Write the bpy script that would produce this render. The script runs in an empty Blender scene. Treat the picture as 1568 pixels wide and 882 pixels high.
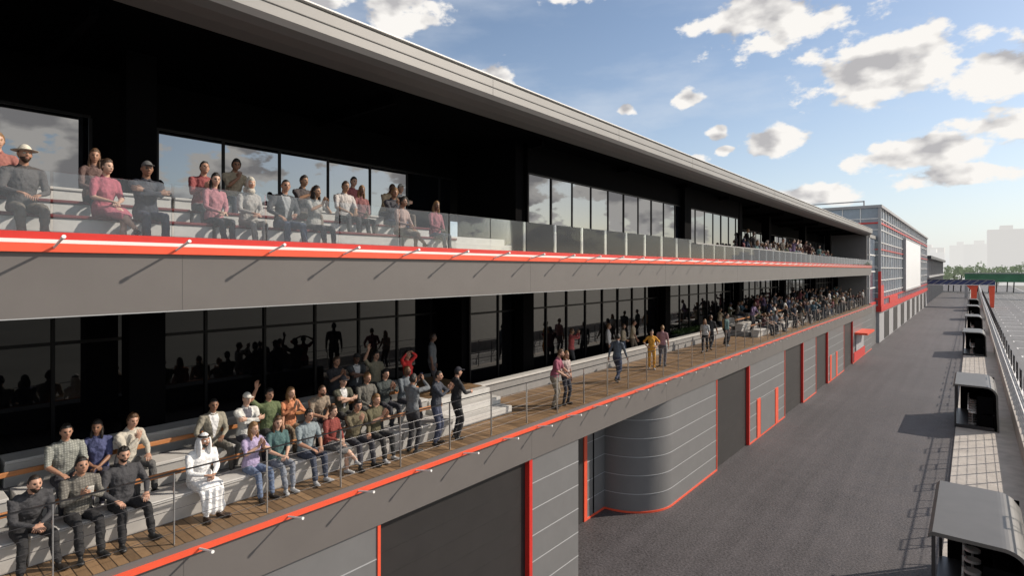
import bpy, math, random
import numpy as np
from mathutils import Vector, Matrix, noise
from mathutils.bvhtree import BVHTree
random.seed(7); np.random.seed(7)
scene = bpy.context.scene
R = math.radians
COL = scene.collection
# ------------------------------------------------------------------ materials
def new_mat(name):
    m = bpy.data.materials.new(name); m.use_nodes = True
    nt = m.node_tree; b = nt.nodes["Principled BSDF"]
    return m, nt, b
def mat(name, col, rough=0.6, metal=0.0, ns=0, namt=0.15, bump=0.0, bs=None, ior=None, stretch=None, spec=None):
    m, nt, b = new_mat(name)
    b.inputs['Base Color'].default_value = (*col, 1)
    b.inputs['Roughness'].default_value = rough
    b.inputs['Metallic'].default_value = metal
    if ior: b.inputs['IOR'].default_value = ior
    if spec is not None: b.inputs['Specular IOR Level'].default_value = spec
    if ns:
        tc = nt.nodes.new('ShaderNodeTexCoord'); mp = nt.nodes.new('ShaderNodeMapping')
        if stretch: mp.inputs['Scale'].default_value = stretch
        nt.links.new(tc.outputs['Object'], mp.inputs['Vector'])
        n = nt.nodes.new('ShaderNodeTexNoise'); n.inputs['Scale'].default_value = ns
        n.inputs['Detail'].default_value = 6; n.inputs['Roughness'].default_value = .65
        nt.links.new(mp.outputs[0], n.inputs['Vector'])
        mr = nt.nodes.new('ShaderNodeMapRange'); mr.inputs[1].default_value = .3; mr.inputs[2].default_value = .7
        mr.inputs[3].default_value = 1 - namt; mr.inputs[4].default_value = 1 + namt
        nt.links.new(n.outputs['Fac'], mr.inputs[0])
        vm = nt.nodes.new('ShaderNodeVectorMath'); vm.operation = 'SCALE'
        vm.inputs[0].default_value = col
        nt.links.new(mr.outputs[0], vm.inputs['Scale'])
        nt.links.new(vm.outputs[0], b.inputs['Base Color'])
        if bump:
            n2 = n
            if bs:
                n2 = nt.nodes.new('ShaderNodeTexNoise'); n2.inputs['Scale'].default_value = bs; n2.inputs['Detail'].default_value = 4
                nt.links.new(mp.outputs[0], n2.inputs['Vector'])
            bp = nt.nodes.new('ShaderNodeBump'); bp.inputs['Strength'].default_value = bump; bp.inputs['Distance'].default_value = .02
            nt.links.new(n2.outputs['Fac'], bp.inputs['Height']); nt.links.new(bp.outputs[0], b.inputs['Normal'])
    return m

M = {}
M['fascia'] = mat('grey_fascia_metal', (.138,.127,.121), .45, .0, 1.2, .05)
M['panel'] = mat('grey_insulated_panel', (.165,.165,.167), .38, .0, 1.5, .06)
M['joint'] = mat('panel_joint_highlight_trim', (.38,.39,.40), .35)  # pale colour paints in the light caught on the panel bevels
M['door'] = mat('roller_door_dark', (.024,.022,.022), .5, 0, 2, .12)
M['doorl'] = mat('roller_door_slat_line', (.018,.017,.017), .5)
M['red'] = mat('red_trim_paint', (.60,.030,.022), .4, 0, 3, .08)
M['orange'] = mat('orange_red_trim_paint', (.80,.10,.045), .4, 0, 3, .06)
M['white'] = mat('white_trim_paint', (.78,.77,.75), .45)
M['black'] = mat('black_cladding', (.0025,.0025,.003), .8, 0, 2, .2, spec=.04)
M['soffit'] = mat('black_soffit', (.002,.002,.0025), .9, 0, 2, .2, spec=.02)
M['roof'] = mat('roof_edge_metal', (.30,.292,.28), .5, .0, .8, .06)
M['roofdark'] = mat('roof_lip_metal', (.10,.095,.09), .55, .0, .8, .05)
M['glassup'] = mat('tinted_window_glass', (.003,.004,.007), .012, 0, ior=3.5)
M['glasslo'] = mat('dark_window_glass', (.004,.004,.005), .02, 0, ior=1.55)
M['mull'] = mat('black_window_frame', (.006,.006,.007), .5, spec=.2)
M['bench'] = mat('pale_concrete_bench', (.50,.49,.47), .7, 0, 4, .10, .1, 60)
M['benchd'] = mat('grey_concrete_riser', (.24,.235,.23), .75, 0, 4, .12, .1, 60)
M['maroon'] = mat('maroon_cushion', (.12,.012,.015), .7, 0, 8, .1)
M['timber'] = mat('timber_bench_back', (.42,.17,.06), .5, 0, 5, .2, stretch=(8,1,8))
M['steel'] = mat('brushed_steel', (.55,.55,.55), .3, .8)
M['dsteel'] = mat('dark_steel', (.05,.05,.055), .35, .6)
M['conc'] = mat('pit_wall_concrete', (.42,.39,.36), .85, 0, 1.2, .18, .2, 40)
M['hood'] = mat('pit_stand_shell', (.105,.10,.095), .42, 0, 2, .08)
M['scr'] = mat('display_screen_white', (.85,.86,.88), .4)
M['fence'] = mat('galvanised_fence', (.5,.51,.53), .4, .4)
M['blue'] = mat('navy_gantry_paint', (.03,.045,.14), .4)
M['green'] = mat('green_banner', (.05,.17,.09), .6, 0, .3, .3)
M['markw'] = mat('white_road_paint', (.7,.7,.7), .6, 0, 3, .15)
M['plant'] = mat('planter_foliage', (.05,.10,.02), .6, 0, 10, .5)
M['greyblk'] = mat('grey_block', (.36,.36,.37), .6, 0, 1, .06)  # even mid grey shared by blocks, frames and posts

def asphalt(name, col):
    m, nt, b = new_mat(name); b.inputs['Roughness'].default_value = .58
    tc = nt.nodes.new('ShaderNodeTexCoord')
    def nz(s, d, st=None):
        n = nt.nodes.new('ShaderNodeTexNoise'); n.inputs['Scale'].default_value = s; n.inputs['Detail'].default_value = d
        if st:
            mp = nt.nodes.new('ShaderNodeMapping'); mp.inputs['Scale'].default_value = st
            nt.links.new(tc.outputs['Object'], mp.inputs[0]); nt.links.new(mp.outputs[0], n.inputs['Vector'])
        else: nt.links.new(tc.outputs['Object'], n.inputs['Vector'])
        return n.outputs['Fac']
    def mth(op, a, c):
        n = nt.nodes.new('ShaderNodeMath'); n.operation = op
        for i, v in enumerate((a, c)):
            if isinstance(v, (int, float)): n.inputs[i].default_value = v
            else: nt.links.new(v, n.inputs[i])
        return n.outputs[0]
    big = nz(.18, 4); mid = nz(1.6, 6); fine = nz(13, 4); st = nz(.7, 4, (3, .10, 1))
    s = mth('ADD', mth('MULTIPLY', mth('SUBTRACT', big, .5), .7), mth('MULTIPLY', mth('SUBTRACT', mid, .5), .45))
    s = mth('ADD', s, mth('MULTIPLY', mth('SUBTRACT', fine, .5), 2.4))
    s = mth('ADD', s, mth('MULTIPLY', mth('SUBTRACT', st, .5), .7))
    s = mth('MAXIMUM', mth('ADD', s, 1.0), .2)
    vm = nt.nodes.new('ShaderNodeVectorMath'); vm.operation = 'SCALE'; vm.inputs[0].default_value = col
    nt.links.new(s, vm.inputs['Scale']); nt.links.new(vm.outputs[0], b.inputs['Base Color'])
    nt.links.new(mth('ADD', mth('MULTIPLY', mid, .3), .5), b.inputs['Roughness'])
    bp = nt.nodes.new('ShaderNodeBump'); bp.inputs['Strength'].default_value = .8; bp.inputs['Distance'].default_value = .02
    nt.links.new(fine, bp.inputs['Height']); nt.links.new(bp.outputs[0], b.inputs['Normal'])
    return m
M['asph'] = asphalt('pit_lane_asphalt', (.063,.057,.061))
M['track'] = asphalt('race_track_asphalt', (.13,.13,.135))
M['gnd'] = asphalt('outfield_ground', (.15,.15,.13))

def deck_mat():
    m, nt, b = new_mat('timber_decking'); b.inputs['Roughness'].default_value = .55
    tc = nt.nodes.new('ShaderNodeTexCoord'); sp = nt.nodes.new('ShaderNodeSeparateXYZ'); nt.links.new(tc.outputs['Object'], sp.inputs[0])
    def mth(op, a, c=0.0):
        n = nt.nodes.new('ShaderNodeMath'); n.operation = op
        for i, v in enumerate((a, c)):
            if isinstance(v, (int, float)): n.inputs[i].default_value = v
            else: nt.links.new(v, n.inputs[i])
        return n.outputs[0]
    q = mth('MULTIPLY', sp.outputs['Y'], 1/.14)
    fr = mth('FRACT', q); fl = mth('FLOOR', q)
    gap = mth('GREATER_THAN', fr, .1)
    wn = nt.nodes.new('ShaderNodeTexWhiteNoise'); wn.noise_dimensions = '1D'; nt.links.new(fl, wn.inputs['W'])
    n = nt.nodes.new('ShaderNodeTexNoise'); n.inputs['Scale'].default_value = 6; n.inputs['Detail'].default_value = 5
    mp = nt.nodes.new('ShaderNodeMapping'); mp.inputs['Scale'].default_value = (1, 10, 1)
    nt.links.new(tc.outputs['Object'], mp.inputs[0]); nt.links.new(mp.outputs[0], n.inputs['Vector'])
    s = mth('MULTIPLY', mth('ADD', mth('MULTIPLY', wn.outputs[0], .6), mth('ADD', mth('MULTIPLY', n.outputs['Fac'], .6), .3)), mth('ADD', mth('MULTIPLY', gap, .85), .15))
    vm = nt.nodes.new('ShaderNodeVectorMath'); vm.operation = 'SCALE'; vm.inputs[0].default_value = (.24,.15,.08)
    nt.links.new(s, vm.inputs['Scale']); nt.links.new(vm.outputs[0], b.inputs['Base Color'])
    return m
M['deck'] = deck_mat()

def clear_glass(name, tint=.05):
    m = bpy.data.materials.new(name); m.use_nodes = True; nt = m.node_tree; nt.nodes.clear()
    o = nt.nodes.new('ShaderNodeOutputMaterial'); t = nt.nodes.new('ShaderNodeBsdfTransparent'); t.inputs[0].default_value = (.95,.97,.98,1)
    d = nt.nodes.new('ShaderNodeBsdfDiffuse'); d.inputs[0].default_value = (.6,.65,.70,1)
    g = nt.nodes.new('ShaderNodeBsdfGlossy'); g.inputs['Roughness'].default_value = .02
    m1 = nt.nodes.new('ShaderNodeMixShader'); m1.inputs[0].default_value = tint
    nt.links.new(t.outputs[0], m1.inputs[1]); nt.links.new(d.outputs[0], m1.inputs[2])
    lw = nt.nodes.new('ShaderNodeFresnel'); lw.inputs[0].default_value = 1.3
    m2 = nt.nodes.new('ShaderNodeMixShader'); nt.links.new(lw.outputs[0], m2.inputs[0])
    nt.links.new(m1.outputs[0], m2.inputs[1]); nt.links.new(g.outputs[0], m2.inputs[2]); nt.links.new(m2.outputs[0], o.inputs[0])
    return m
M['clear'] = clear_glass('balustrade_glass', .07)
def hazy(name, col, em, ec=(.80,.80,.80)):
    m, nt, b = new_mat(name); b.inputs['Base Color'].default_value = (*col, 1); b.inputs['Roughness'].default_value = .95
    b.inputs['Emission Color'].default_value = (*ec,1); b.inputs['Emission Strength'].default_value = em  # emission stands in for aerial haze; these surfaces are no lamps
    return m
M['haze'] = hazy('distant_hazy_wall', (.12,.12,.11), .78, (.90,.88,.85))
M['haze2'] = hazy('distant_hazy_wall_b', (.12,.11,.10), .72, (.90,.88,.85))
M['bglass'] = mat('pavilion_glass', (.20,.24,.30), .08, 0, 0.25, .45, ior=2.0)

# ------------------------------------------------------------------ mesh builder
class MB:
    def __init__(s): s.v=[]; s.f=[]; s.m=[]; s.mats=[]
    def mi(s, k):
        mm = M[k] if isinstance(k, str) else k
        if mm not in s.mats: s.mats.append(mm)
        return s.mats.index(mm)
    def box(s, x0,x1,y0,y1,z0,z1,k):
        if x0>x1: x0,x1=x1,x0
        b=len(s.v); i=s.mi(k)
        s.v += [(x0,y0,z0),(x1,y0,z0),(x1,y1,z0),(x0,y1,z0),(x0,y0,z1),(x1,y0,z1),(x1,y1,z1),(x0,y1,z1)]
        for q in ((0,3,2,1),(4,5,6,7),(0,1,5,4),(1,2,6,5),(2,3,7,6),(3,0,4,7)):
            s.f.append([b+j for j in q]); s.m.append(i)
    def quad(s, pts, k):
        b=len(s.v); s.v += [tuple(p) for p in pts]; s.f.append(list(range(b,b+len(pts)))); s.m.append(s.mi(k))
    def extr(s, prof, y0, y1, ks, closed=True, caps=True):
        b=len(s.v); n=len(prof)
        for y in (y0,y1):
            for (x,z) in prof: s.v.append((x,y,z))
        for i in range(n if closed else n-1):
            j=(i+1)%n
            s.f.append([b+i,b+j,b+n+j,b+n+i]); s.m.append(s.mi(ks[i] if isinstance(ks,(list,tuple)) else ks))
        if closed and caps:
            k0 = ks[0] if isinstance(ks,(list,tuple)) else ks
            s.f.append([b+i for i in range(n)]); s.m.append(s.mi(k0))
            s.f.append([b+n+i for i in reversed(range(n))]); s.m.append(s.mi(k0))
    def rod(s, p, q, r, k, n=8):
        p=Vector(p); q=Vector(q); t=(q-p).normalized(); a=Vector((0,0,1)) if abs(t.z)<.9 else Vector((1,0,0))
        u=t.cross(a).normalized(); w=t.cross(u); b=len(s.v); i=s.mi(k)
        for c in (p,q):
            for j in range(n):
                an=2*math.pi*j/n; s.v.append(tuple(c+u*r*math.cos(an)+w*r*math.sin(an)))
        for j in range(n):
            s.f.append([b+j,b+(j+1)%n,b+n+(j+1)%n,b+n+j]); s.m.append(i)
        s.f.append([b+j for j in reversed(range(n))]); s.m.append(i)
        s.f.append([b+n+j for j in range(n)]); s.m.append(i)
    def obj(s, name, parent=None, smooth=False, bevel=0):
        me=bpy.data.meshes.new(name); me.from_pydata(s.v,[],s.f)
        for mm in s.mats: me.materials.append(mm)
        me.polygons.foreach_set('material_index', s.m)
        if smooth: me.polygons.foreach_set('use_smooth',[True]*len(s.f))
        me.update(); import bmesh
        bm=bmesh.new(); bm.from_mesh(me); bmesh.ops.recalc_face_normals(bm, faces=bm.faces); bm.to_mesh(me); bm.free()
        o=bpy.data.objects.new(name,me); COL.objects.link(o)
        if bevel:
            bv=o.modifiers.new('bevel','BEVEL'); bv.width=bevel; bv.segments=2; bv.limit_method='ANGLE'
        if parent: o.parent=parent
        return o
def empty(name):
    e=bpy.data.objects.new(name,None); COL.objects.link(e); return e

# ------------------------------------------------------------------ PEOPLE
class PB:
    def __init__(s): s.V=[]; s.F=[]; s.Rg=[]
    def tube(s, chain, reg, ref=(1,0,0), n=12, sub=3):
        P=[np.array(c[0],float) for c in chain]; A=[c[1] for c in chain]; B=[c[2] for c in chain]
        pts=[];ra=[];rb=[]
        for i in range(len(P)-1):
            for k in range(sub):
                t=k/sub; tt=t
                pts.append(P[i]*(1-t)+P[i+1]*t); ra.append(A[i]*(1-tt)+A[i+1]*tt); rb.append(B[i]*(1-tt)+B[i+1]*tt)
        pts.append(P[-1]); ra.append(A[-1]); rb.append(B[-1])
        N=len(pts); tang=[]
        for i in range(N):
            a=pts[max(0,i-1)]; b=pts[min(N-1,i+1)]; t=b-a; tang.append(t/(np.linalg.norm(t)+1e-9))
        r0=min(ra[0],rb[0]); r1=min(ra[-1],rb[-1])
        L=[(pts[0]-tang[0]*r0*.85,ra[0]*.35,rb[0]*.35,tang[0]),(pts[0]-tang[0]*r0*.55,ra[0]*.78,rb[0]*.78,tang[0])]
        L+=[(pts[i],ra[i],rb[i],tang[i]) for i in range(N)]
        L+=[(pts[-1]+tang[-1]*r1*.55,ra[-1]*.78,rb[-1]*.78,tang[-1]),(pts[-1]+tang[-1]*r1*.85,ra[-1]*.35,rb[-1]*.35,tang[-1])]
        base=len(s.V); ref=np.array(ref,float)
        for (c,a,b,t) in L:
            sd=ref-t*ref.dot(t); nn=np.linalg.norm(sd)
            if nn<.15:
                r2=np.array((0,1,0.)); sd=r2-t*r2.dot(t); nn=np.linalg.norm(sd)
            sd/=nn; fr=np.cross(t,sd)
            for j in range(n):
                an=2*math.pi*j/n; s.V.append(c+sd*a*math.cos(an)+fr*b*math.sin(an))
        m=len(L)
        for i in range(m-1):
            for j in range(n):
                s.F.append((base+i*n+j,base+i*n+(j+1)%n,base+(i+1)*n+(j+1)%n,base+(i+1)*n+j)); s.Rg.append(reg)
        s.F.append(tuple(base+j for j in reversed(range(n)))); s.Rg.append(reg)
        s.F.append(tuple(base+(m-1)*n+j for j in range(n))); s.Rg.append(reg)
    def grid(s, fn, reg, nu=16, nv=10, T=None):
        base=len(s.V)
        def ap(p):
            p=np.array(p,float)
            return p if T is None else T[0]@p+T[1]
        s.V.append(ap(fn(0,0,1)))
        for i in range(1,nv):
            th=math.pi*i/nv
            for j in range(nu):
                ph=2*math.pi*j/nu
                s.V.append(ap(fn(math.sin(th)*math.cos(ph),math.sin(th)*math.sin(ph),math.cos(th))))
        s.V.append(ap(fn(0,0,-1))); last=len(s.V)-1
        for j in range(nu):
            s.F.append((base,base+1+j,base+1+(j+1)%nu)); s.Rg.append(reg)
            for i in range(nv-2):
                a=base+1+i*nu
                s.F.append((a+j,a+nu+j,a+nu+(j+1)%nu,a+(j+1)%nu)); s.Rg.append(reg)
            a=base+1+(nv-2)*nu
            s.F.append((a+j,last,a+(j+1)%nu)); s.Rg.append(reg)
    def ell(s, c, r, reg, nu=12, nv=8, T=None):
        s.grid(lambda x,y,z:(c[0]+r[0]*x,c[1]+r[1]*y,c[2]+r[2]*z), reg, nu, nv, T)
def rx(a):
    c,s=math.cos(a),math.sin(a); return np.array([[1,0,0],[0,c,-s],[0,s,c]])
def rz(a):
    c,s=math.cos(a),math.sin(a); return np.array([[c,-s,0],[s,c,0],[0,0,1]])
def ry(a):
    c,s=math.cos(a),math.sin(a); return np.array([[c,0,s],[0,1,0],[-s,0,c]])
def nrm(v): v=np.array(v,float); return v/(np.linalg.norm(v)+1e-9)
def ik(a, t, l1, l2, pole):
    a=np.array(a,float); t=np.array(t,float); d=t-a; L=np.linalg.norm(d); dn=d/L
    L=min(L,(l1+l2)*.995); t=a+dn*L
    x=(l1*l1-l2*l2+L*L)/(2*L); h=math.sqrt(max(l1*l1-x*x,0))
    p=np.array(pole,float); p=p-dn*p.dot(dn); p=nrm(p)
    return a+dn*x+p*h, t
def sstep(x,a,b):
    t=min(max((x-a)/(b-a),0),1); return t*t*(3-2*t)

def head_fn(x,y,z):
    X,Y,Z=.074*x,.094*y,.118*z
    if Z<0:
        t=-Z/.118; X*=1-.30*t**1.6
        if Y<0: Y*=1-.45*t
        else: Y+=.012*t
    if Y>0:
        Y=Y*.93
        Y+=.024*math.exp(-(X/.013)**2-((Z+.024)/.018)**2)+.010*math.exp(-(X/.010)**2-((Z-.002)/.025)**2)
        Y-=.009*math.exp(-((abs(X)-.031)/.014)**2-((Z-.006)/.012)**2)
        Y+=.004*math.exp(-((Z-.028)/.010)**2)*math.exp(-(X/.05)**4)
        Y+=.006*math.exp(-(X/.022)**2-((Z+.062)/.010)**2)+.007*math.exp(-(X/.025)**2-((Z+.1)/.015)**2)
        Y-=.004*math.exp(-(X/.02)**2-((Z+.078)/.007)**2)
    return (X,Y,Z)
def hair_zt(y):
    if y>.4: return .055+.012*min((y-.4)/.6,1)
    if y>.12: return -.02+(.075)*(y-.12)/.28
    if y>-.2: return -.02-.05*(.12-y)/.32
    return -.07
def build_head(pb, T, hair, vol, beard, seed):
    pb.grid(head_fn, 0, 40, 32, T)
    for sx in (-1,1):
        pb.ell((sx*.031,.0655,.006),(.0120,.0078,.0055),6,10,8,T)
        pb.ell((sx*.031,.0710,.006),(.0048,.0030,.0048),7,8,6,T)
        pb.ell((sx*.032,.0765,.026),(.0165,.0045,.0026),7,8,6,T)
        pb.ell((sx*.075,-.006,-.004),(.010,.018,.029),0,10,8,T)
    pb.ell((0,.0825,-.062),(.020,.006,.006),8,10,6,T)
    def shell(reg, zfn, k, nz=.0, thick=.02):
        def fn(x,y,z):
            Z=.118*z; f=sstep(Z,zfn(y),zfn(y)+thick)
            nn=(noise.noise(Vector((x*3+seed,y*3,z*3)))+.5*noise.noise(Vector((x*8+seed,y*8,z*8))))*nz
            q=.93+(k-.93+nn)*f
            X,Y,ZZ=.074*x,.094*y,.118*z
            if ZZ<0:
                t=-ZZ/.118; X*=1-.30*t**1.6
                if Y<0: Y*=1-.42*t
            return (X*q,Y*q,ZZ*q)
        pb.grid(fn,reg,32,26,T)
    if hair=='short': shell(4,hair_zt,1.08+vol*.09,.11)
    elif hair=='crop': shell(4,hair_zt,1.03,.02)
    elif hair in('long','bun','pony'):
        shell(4,hair_zt,1.11+vol*.06,.06)
        if hair=='long':
            pb.ell((0,-.065,-.08),(.088,.05,.14),4,14,10,T)
            for sx in(-1,1):
                pb.ell((sx*.07,-.012,-.075),(.022,.036,.11),4,10,8,T); pb.ell((sx*.075,.01,-.14),(.024,.03,.08),4,10,8,T)
        if hair=='bun': pb.ell((0,-.09,.085),(.042,.042,.04),4,12,8,T)
        if hair=='pony': pb.ell((0,-.125,-.03),(.028,.035,.10),4,12,8,T)
    elif hair=='cap':
        shell(4,hair_zt,1.04,.03); shell(9,lambda y:.035,1.13,.0,.012)
        pb.ell((0,.115,.048),(.068,.065,.008),9,14,6,T)
    elif hair=='hat':
        shell(4,hair_zt,1.05,.03); shell(9,lambda y:.040,1.15,.0,.012)
        pb.ell((0,0,.046),(.15,.165,.008),9,20,6,T)
    elif hair=='ghutra':
        shell(9,lambda y:(.05 if y>.35 else -.11),1.14,.03)
        for sx in(-1,1): pb.ell((sx*.085,.0,-.10),(.030,.065,.16),9,12,10,T)
        pb.ell((0,-.085,-.12),(.11,.045,.20),9,14,10,T)
        for (zz,rr) in((.072,.082),(.086,.074)):
            ch=[((rr*1.02*math.cos(a),rr*1.22*math.sin(a),zz),.009,.009) for a in np.linspace(0,2*math.pi,15)]
            ch=[(T[0]@np.array(c[0])+T[1],c[1],c[2]) for c in ch]; pb.tube(ch,7,n=6,sub=1)
    elif hair=='hijab':
        shell(9,lambda y:(.05 if y>.45 else -.12),1.15,.03)
        pb.ell((0,.0,-.135),(.085,.085,.07),9,14,10,T); pb.ell((0,-.05,-.13),(.11,.06,.12),9,14,10,T)
    if beard:
        def fnb(x,y,z):
            Z=.118*z
            inb=sstep(-Z,.038,.052)*sstep(y,-.15,.1)
            hx,hy,hz=head_fn(x,y,z)
            mth=math.exp(-(hx/.024)**2-((hz+.062)/.012)**2)
            q=.94+(.10)*inb*(1-mth*1.1)
            return (hx*q,hy*q,hz*q)
        pb.grid(fnb,4,30,22,T)

def build_hand(pb, w, d, n, right, curl):
    w=np.array(w); d=nrm(d); n=np.array(n,float); n=n-d*n.dot(d)
    if np.linalg.norm(n)<.05: n=np.cross(d,(1,0,.2))
    n=nrm(n); s=np.cross(d,n)*(1 if right else -1)
    pb.tube([(w-d*.02,.026,.021),(w+d*.03,.036,.017),(w+d*.07,.042,.016),(w+d*.092,.040,.012)],0,ref=s,n=10,sub=1)
    for off,ln,cc in((.031,.072,.9),(.0105,.080,1.0),(-.0105,.074,1.1),(-.030,.058,1.2)):
        p=w+d*.088+s*off; spread=off*2.2; a=0; ch=[(p-d*.012,.0095,.0095)]
        for k,fr in enumerate((.45,.3,.25)):
            a+=curl*cc*(.7 if k==0 else 1)
            dr=nrm(d*math.cos(a)+n*math.sin(a)+s*spread*(1 if k==0 else .5))
            p=p+dr*ln*fr; ch.append((p,.0088-.0009*k,.0088-.0009*k))
        pb.tube(ch,0,ref=s,n=7,sub=1)
    p=w+d*.025+s*.026; d1=nrm(d*.7+s*.65+n*.3); d2=nrm(d*.9+s*.2+n*.45)
    pb.tube([(p,.014,.013),(p+d1*.038,.011,.011),(p+d1*.038+d2*.03,.0085,.0085)],0,ref=n,n=7,sub=1)

TEMPL={}
def template(key, hz=.54, lean=5, twist=0, feet=None, hands=None, poles=None, hdir=None, pal=None, head=(0,0,0), hair='short', vol=.3,
             female=False, beard=False, curl=.45, robe=False, phone=False, kpole=None, skirt=False, bag=False, stout=1.0, legsp=.12, jacket=False):
    pb=PB()
    seated = hz<.7
    if feet is None: feet = [(-legsp,.47,.085),(legsp,.47,.085)] if seated else [(-.10,0,.085),(.10,0,.085)]
    RT = rz(R(twist))@rx(-R(lean)); pel=np.array((0,0,hz))
    if seated: pel=pel+np.array((0,-.02,0))
    def tp(x,y,z): return pel+RT@np.array((x,y,z))
    w=stout
    wa=(.125 if female else .145)*w; ch=(.155 if female else .172)*w; hp=(.172 if female else .165)*w
    sp=[(tp(0,0,-.07),hp*.92,.105*w),(tp(0,0,.0),hp,.122*w),(tp(0,.0,.09),hp*.93,.118*w),(tp(0,.005,.19),wa,.108*w),(tp(0,.01,.30),ch*.96,.118*w),
        (tp(0,.005,.40),ch*1.04,.118*w),(tp(0,-.01,.48),ch*.98,.094),(tp(0,-.015,.525),.115,.072),(tp(0,-.012,.555),.068,.062)]
    ref=RT@np.array((1,0,0))
    pb.tube(sp[2:],1,ref=ref,n=18)
    pb.tube([(tp(0,0,-.09),hp*.88,.10*w),sp[1],(tp(0,0,.08),hp*.9,.112*w)],2,ref=ref,n=16)
    pb.tube([(tp(0,0,.02),hp*1.03,.128*w),(tp(0,.0,.12),hp*.98,.124*w)],1,ref=ref,n=18)
    if female:
        for sx in(-1,1): pb.grid(lambda x,y,z:(.055*x,.05*y,.055*z),1,10,8,(RT,tp(sx*.07,.085,.345)))
    pb.tube([(tp(0,-.012,.53),.056,.056),(tp(0,.0,.60),.052,.054),(tp(0,.008,.65),.05,.054)],0,ref=ref,n=12)
    ctr=tp(0,.03,.712)
    HT=(rz(R(twist*.5+head[0]))@rx(-R(head[1]+lean*.3))@ry(R(head[2])), ctr)
    if hands is None:
        hands=[(-.11,.33,.655),(.11,.33,.655)] if seated else [(-.27,.06,.80),(.27,.06,.80)]
    if poles is None: poles=[(-.8,-.7,-.3),(.8,-.7,-.3)]
    info=[]
    for i,sx in enumerate((-1,1)):
        sh=tp(sx*(.165 if female else .182)*min(w,1.08),-.01,.475)
        el,wr=ik(sh,hands[i],.285,.25,poles[i])
        ar=.92 if female else 1.0
        pb.tube([(tp(sx*.09,-.012,.49),.06,.055),(sh,.064*ar,.062*ar),(sh*.5+el*.5,.054*ar,.053*ar),(sh*.08+el*.92,.050*ar,.050*ar)],1,n=12)
        pb.tube([(sh*.25+el*.75,.042*ar,.042*ar),(el,.041*ar,.041*ar),(el*.65+wr*.35,.041*ar,.039*ar),(wr,.029*ar,.026*ar)],5,n=12)
        dd = nrm(wr-el) if hdir is None or hdir[i] is None else nrm(hdir[i])
        pp = (0,0,-1) if pal is None or pal[i] is None else pal[i]
        if pal is None and not seated: pp=(-sx,0,0)
        info.append((wr,dd,pp,i==1))
    for i,sx in enumerate((-1,1)):
        hp0=pel+rz(R(twist*.3))@np.array((sx*.088,0,-.03))
        kp=(sx*.12,1,.9 if seated else 0) if kpole is None else kpole[i]
        kn,an=ik(hp0,feet[i],.43,.415,kp)
        t=.93 if female else 1.0
        pb.tube([(hp0,.092*t*w,.094*t*w),(hp0*.5+kn*.5,.080*t*w,.078*t*w),(kn,.060*t,.060*t)],2,n=14)
        if skirt: pb.tube([(kn,.056,.056),(kn*.65+an*.35,.052,.054),(an,.035,.037)],10,n=12)
        else: pb.tube([(kn,.060*t,.061*t),(kn*.65+an*.35,.058*t,.060*t),(an*.92+kn*.08,.050*t,.052*t)],10,n=12)
        fd=nrm((sx*.25,1,0)) if seated or abs(feet[i][1])<.1 else nrm((sx*.08,1,0))
        if key.startswith('walk') and feet[i][1]<0: fd=nrm((0,1,-.55))
        pb.tube([(an+np.array((0,0,.01)),.036,.038),(an-np.array((0,0,.03)),.036,.04)],3,n=10)
        h=an-fd*.045+np.array((0,0,-.045)); pb.tube([(h,.036,.034),(h+fd*.09,.038,.036),(h+fd*.17,.046,.028),(h+fd*.215,.038,.022)],3,ref=(fd[1],-fd[0],0),n=10)
    if robe:
        pb.tube([(tp(0,0,.1),.19,.135),(pel+np.array((0,.12,.02)),.20,.105),(np.array((0,.38,.53)),.195,.085),(np.array((0,.45,.44)),.19,.07),(np.array((0,.455,.30)),.175,.07),(np.array((0,.46,.15)),.19,.075)],2,n=22,sub=4)
    if skirt:
        if seated: pb.tube([(pel,.18,.125),(np.array((0,.36,.54)),.20,.085),(np.array((0,.46,.48)),.19,.07)],2,n=20)
        else: pb.tube([(pel,.175,.125),(pel-np.array((0,0,.42)),.22,.16)],2,n=20)
    me=bpy.data.meshes.new('tmp'); me.from_pydata([tuple(v) for v in pb.V],[],pb.F); me.update()
    o=bpy.data.objects.new('tmp',me); COL.objects.link(o)
    md=o.modifiers.new('r','REMESH'); md.mode='VOXEL'; md.voxel_size=.012
    sm=o.modifiers.new('s','SMOOTH'); sm.factor=.5; sm.iterations=3
    dg=bpy.context.evaluated_depsgraph_get(); me2=bpy.data.meshes.new_from_object(o.evaluated_get(dg))
    bvh=BVHTree.FromPolygons([tuple(v) for v in pb.V],pb.F)
    V2=[v.co.copy() for v in me2.vertices]; N2=[v.normal.copy() for v in me2.vertices]
    F2=[tuple(p.vertices) for p in me2.polygons]; Rg2=[]
    inv=RT.T
    vskin=[False]*len(V2)
    for p in me2.polygons:
        loc,nn,idx,dist=bvh.find_nearest(p.center)
        rg=pb.Rg[idx] if idx is not None else 1
        if jacket and rg==1:
            q=inv@(np.array(p.center)-pel)
            if q[1]>.03 and q[2]>.12 and abs(q[0])<.012+.075*max(0,(q[2]-.12)/.4): rg=11
        Rg2.append(rg)
        if rg in(0,5):
            for vi in p.vertices: vskin[vi]=True
    off3=len(TEMPL)*2.7
    for i,v in enumerate(V2):
        if not vskin[i]:
            V2[i]=v+N2[i]*(noise.noise(Vector((v.x*11,v.y*11,v.z*8+off3)))*.015+noise.noise(v*26)*.008)
            if robe and v.y>.3 and v.z<.5: V2[i]+=N2[i]*(.018*math.sin(v.x*62+v.z*5))
    bpy.data.objects.remove(o); bpy.data.meshes.remove(me); bpy.data.meshes.remove(me2)
    pb2=PB()
    for (wr,dd,pp,rt) in info: build_hand(pb2,wr,dd,pp,rt,curl)
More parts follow.
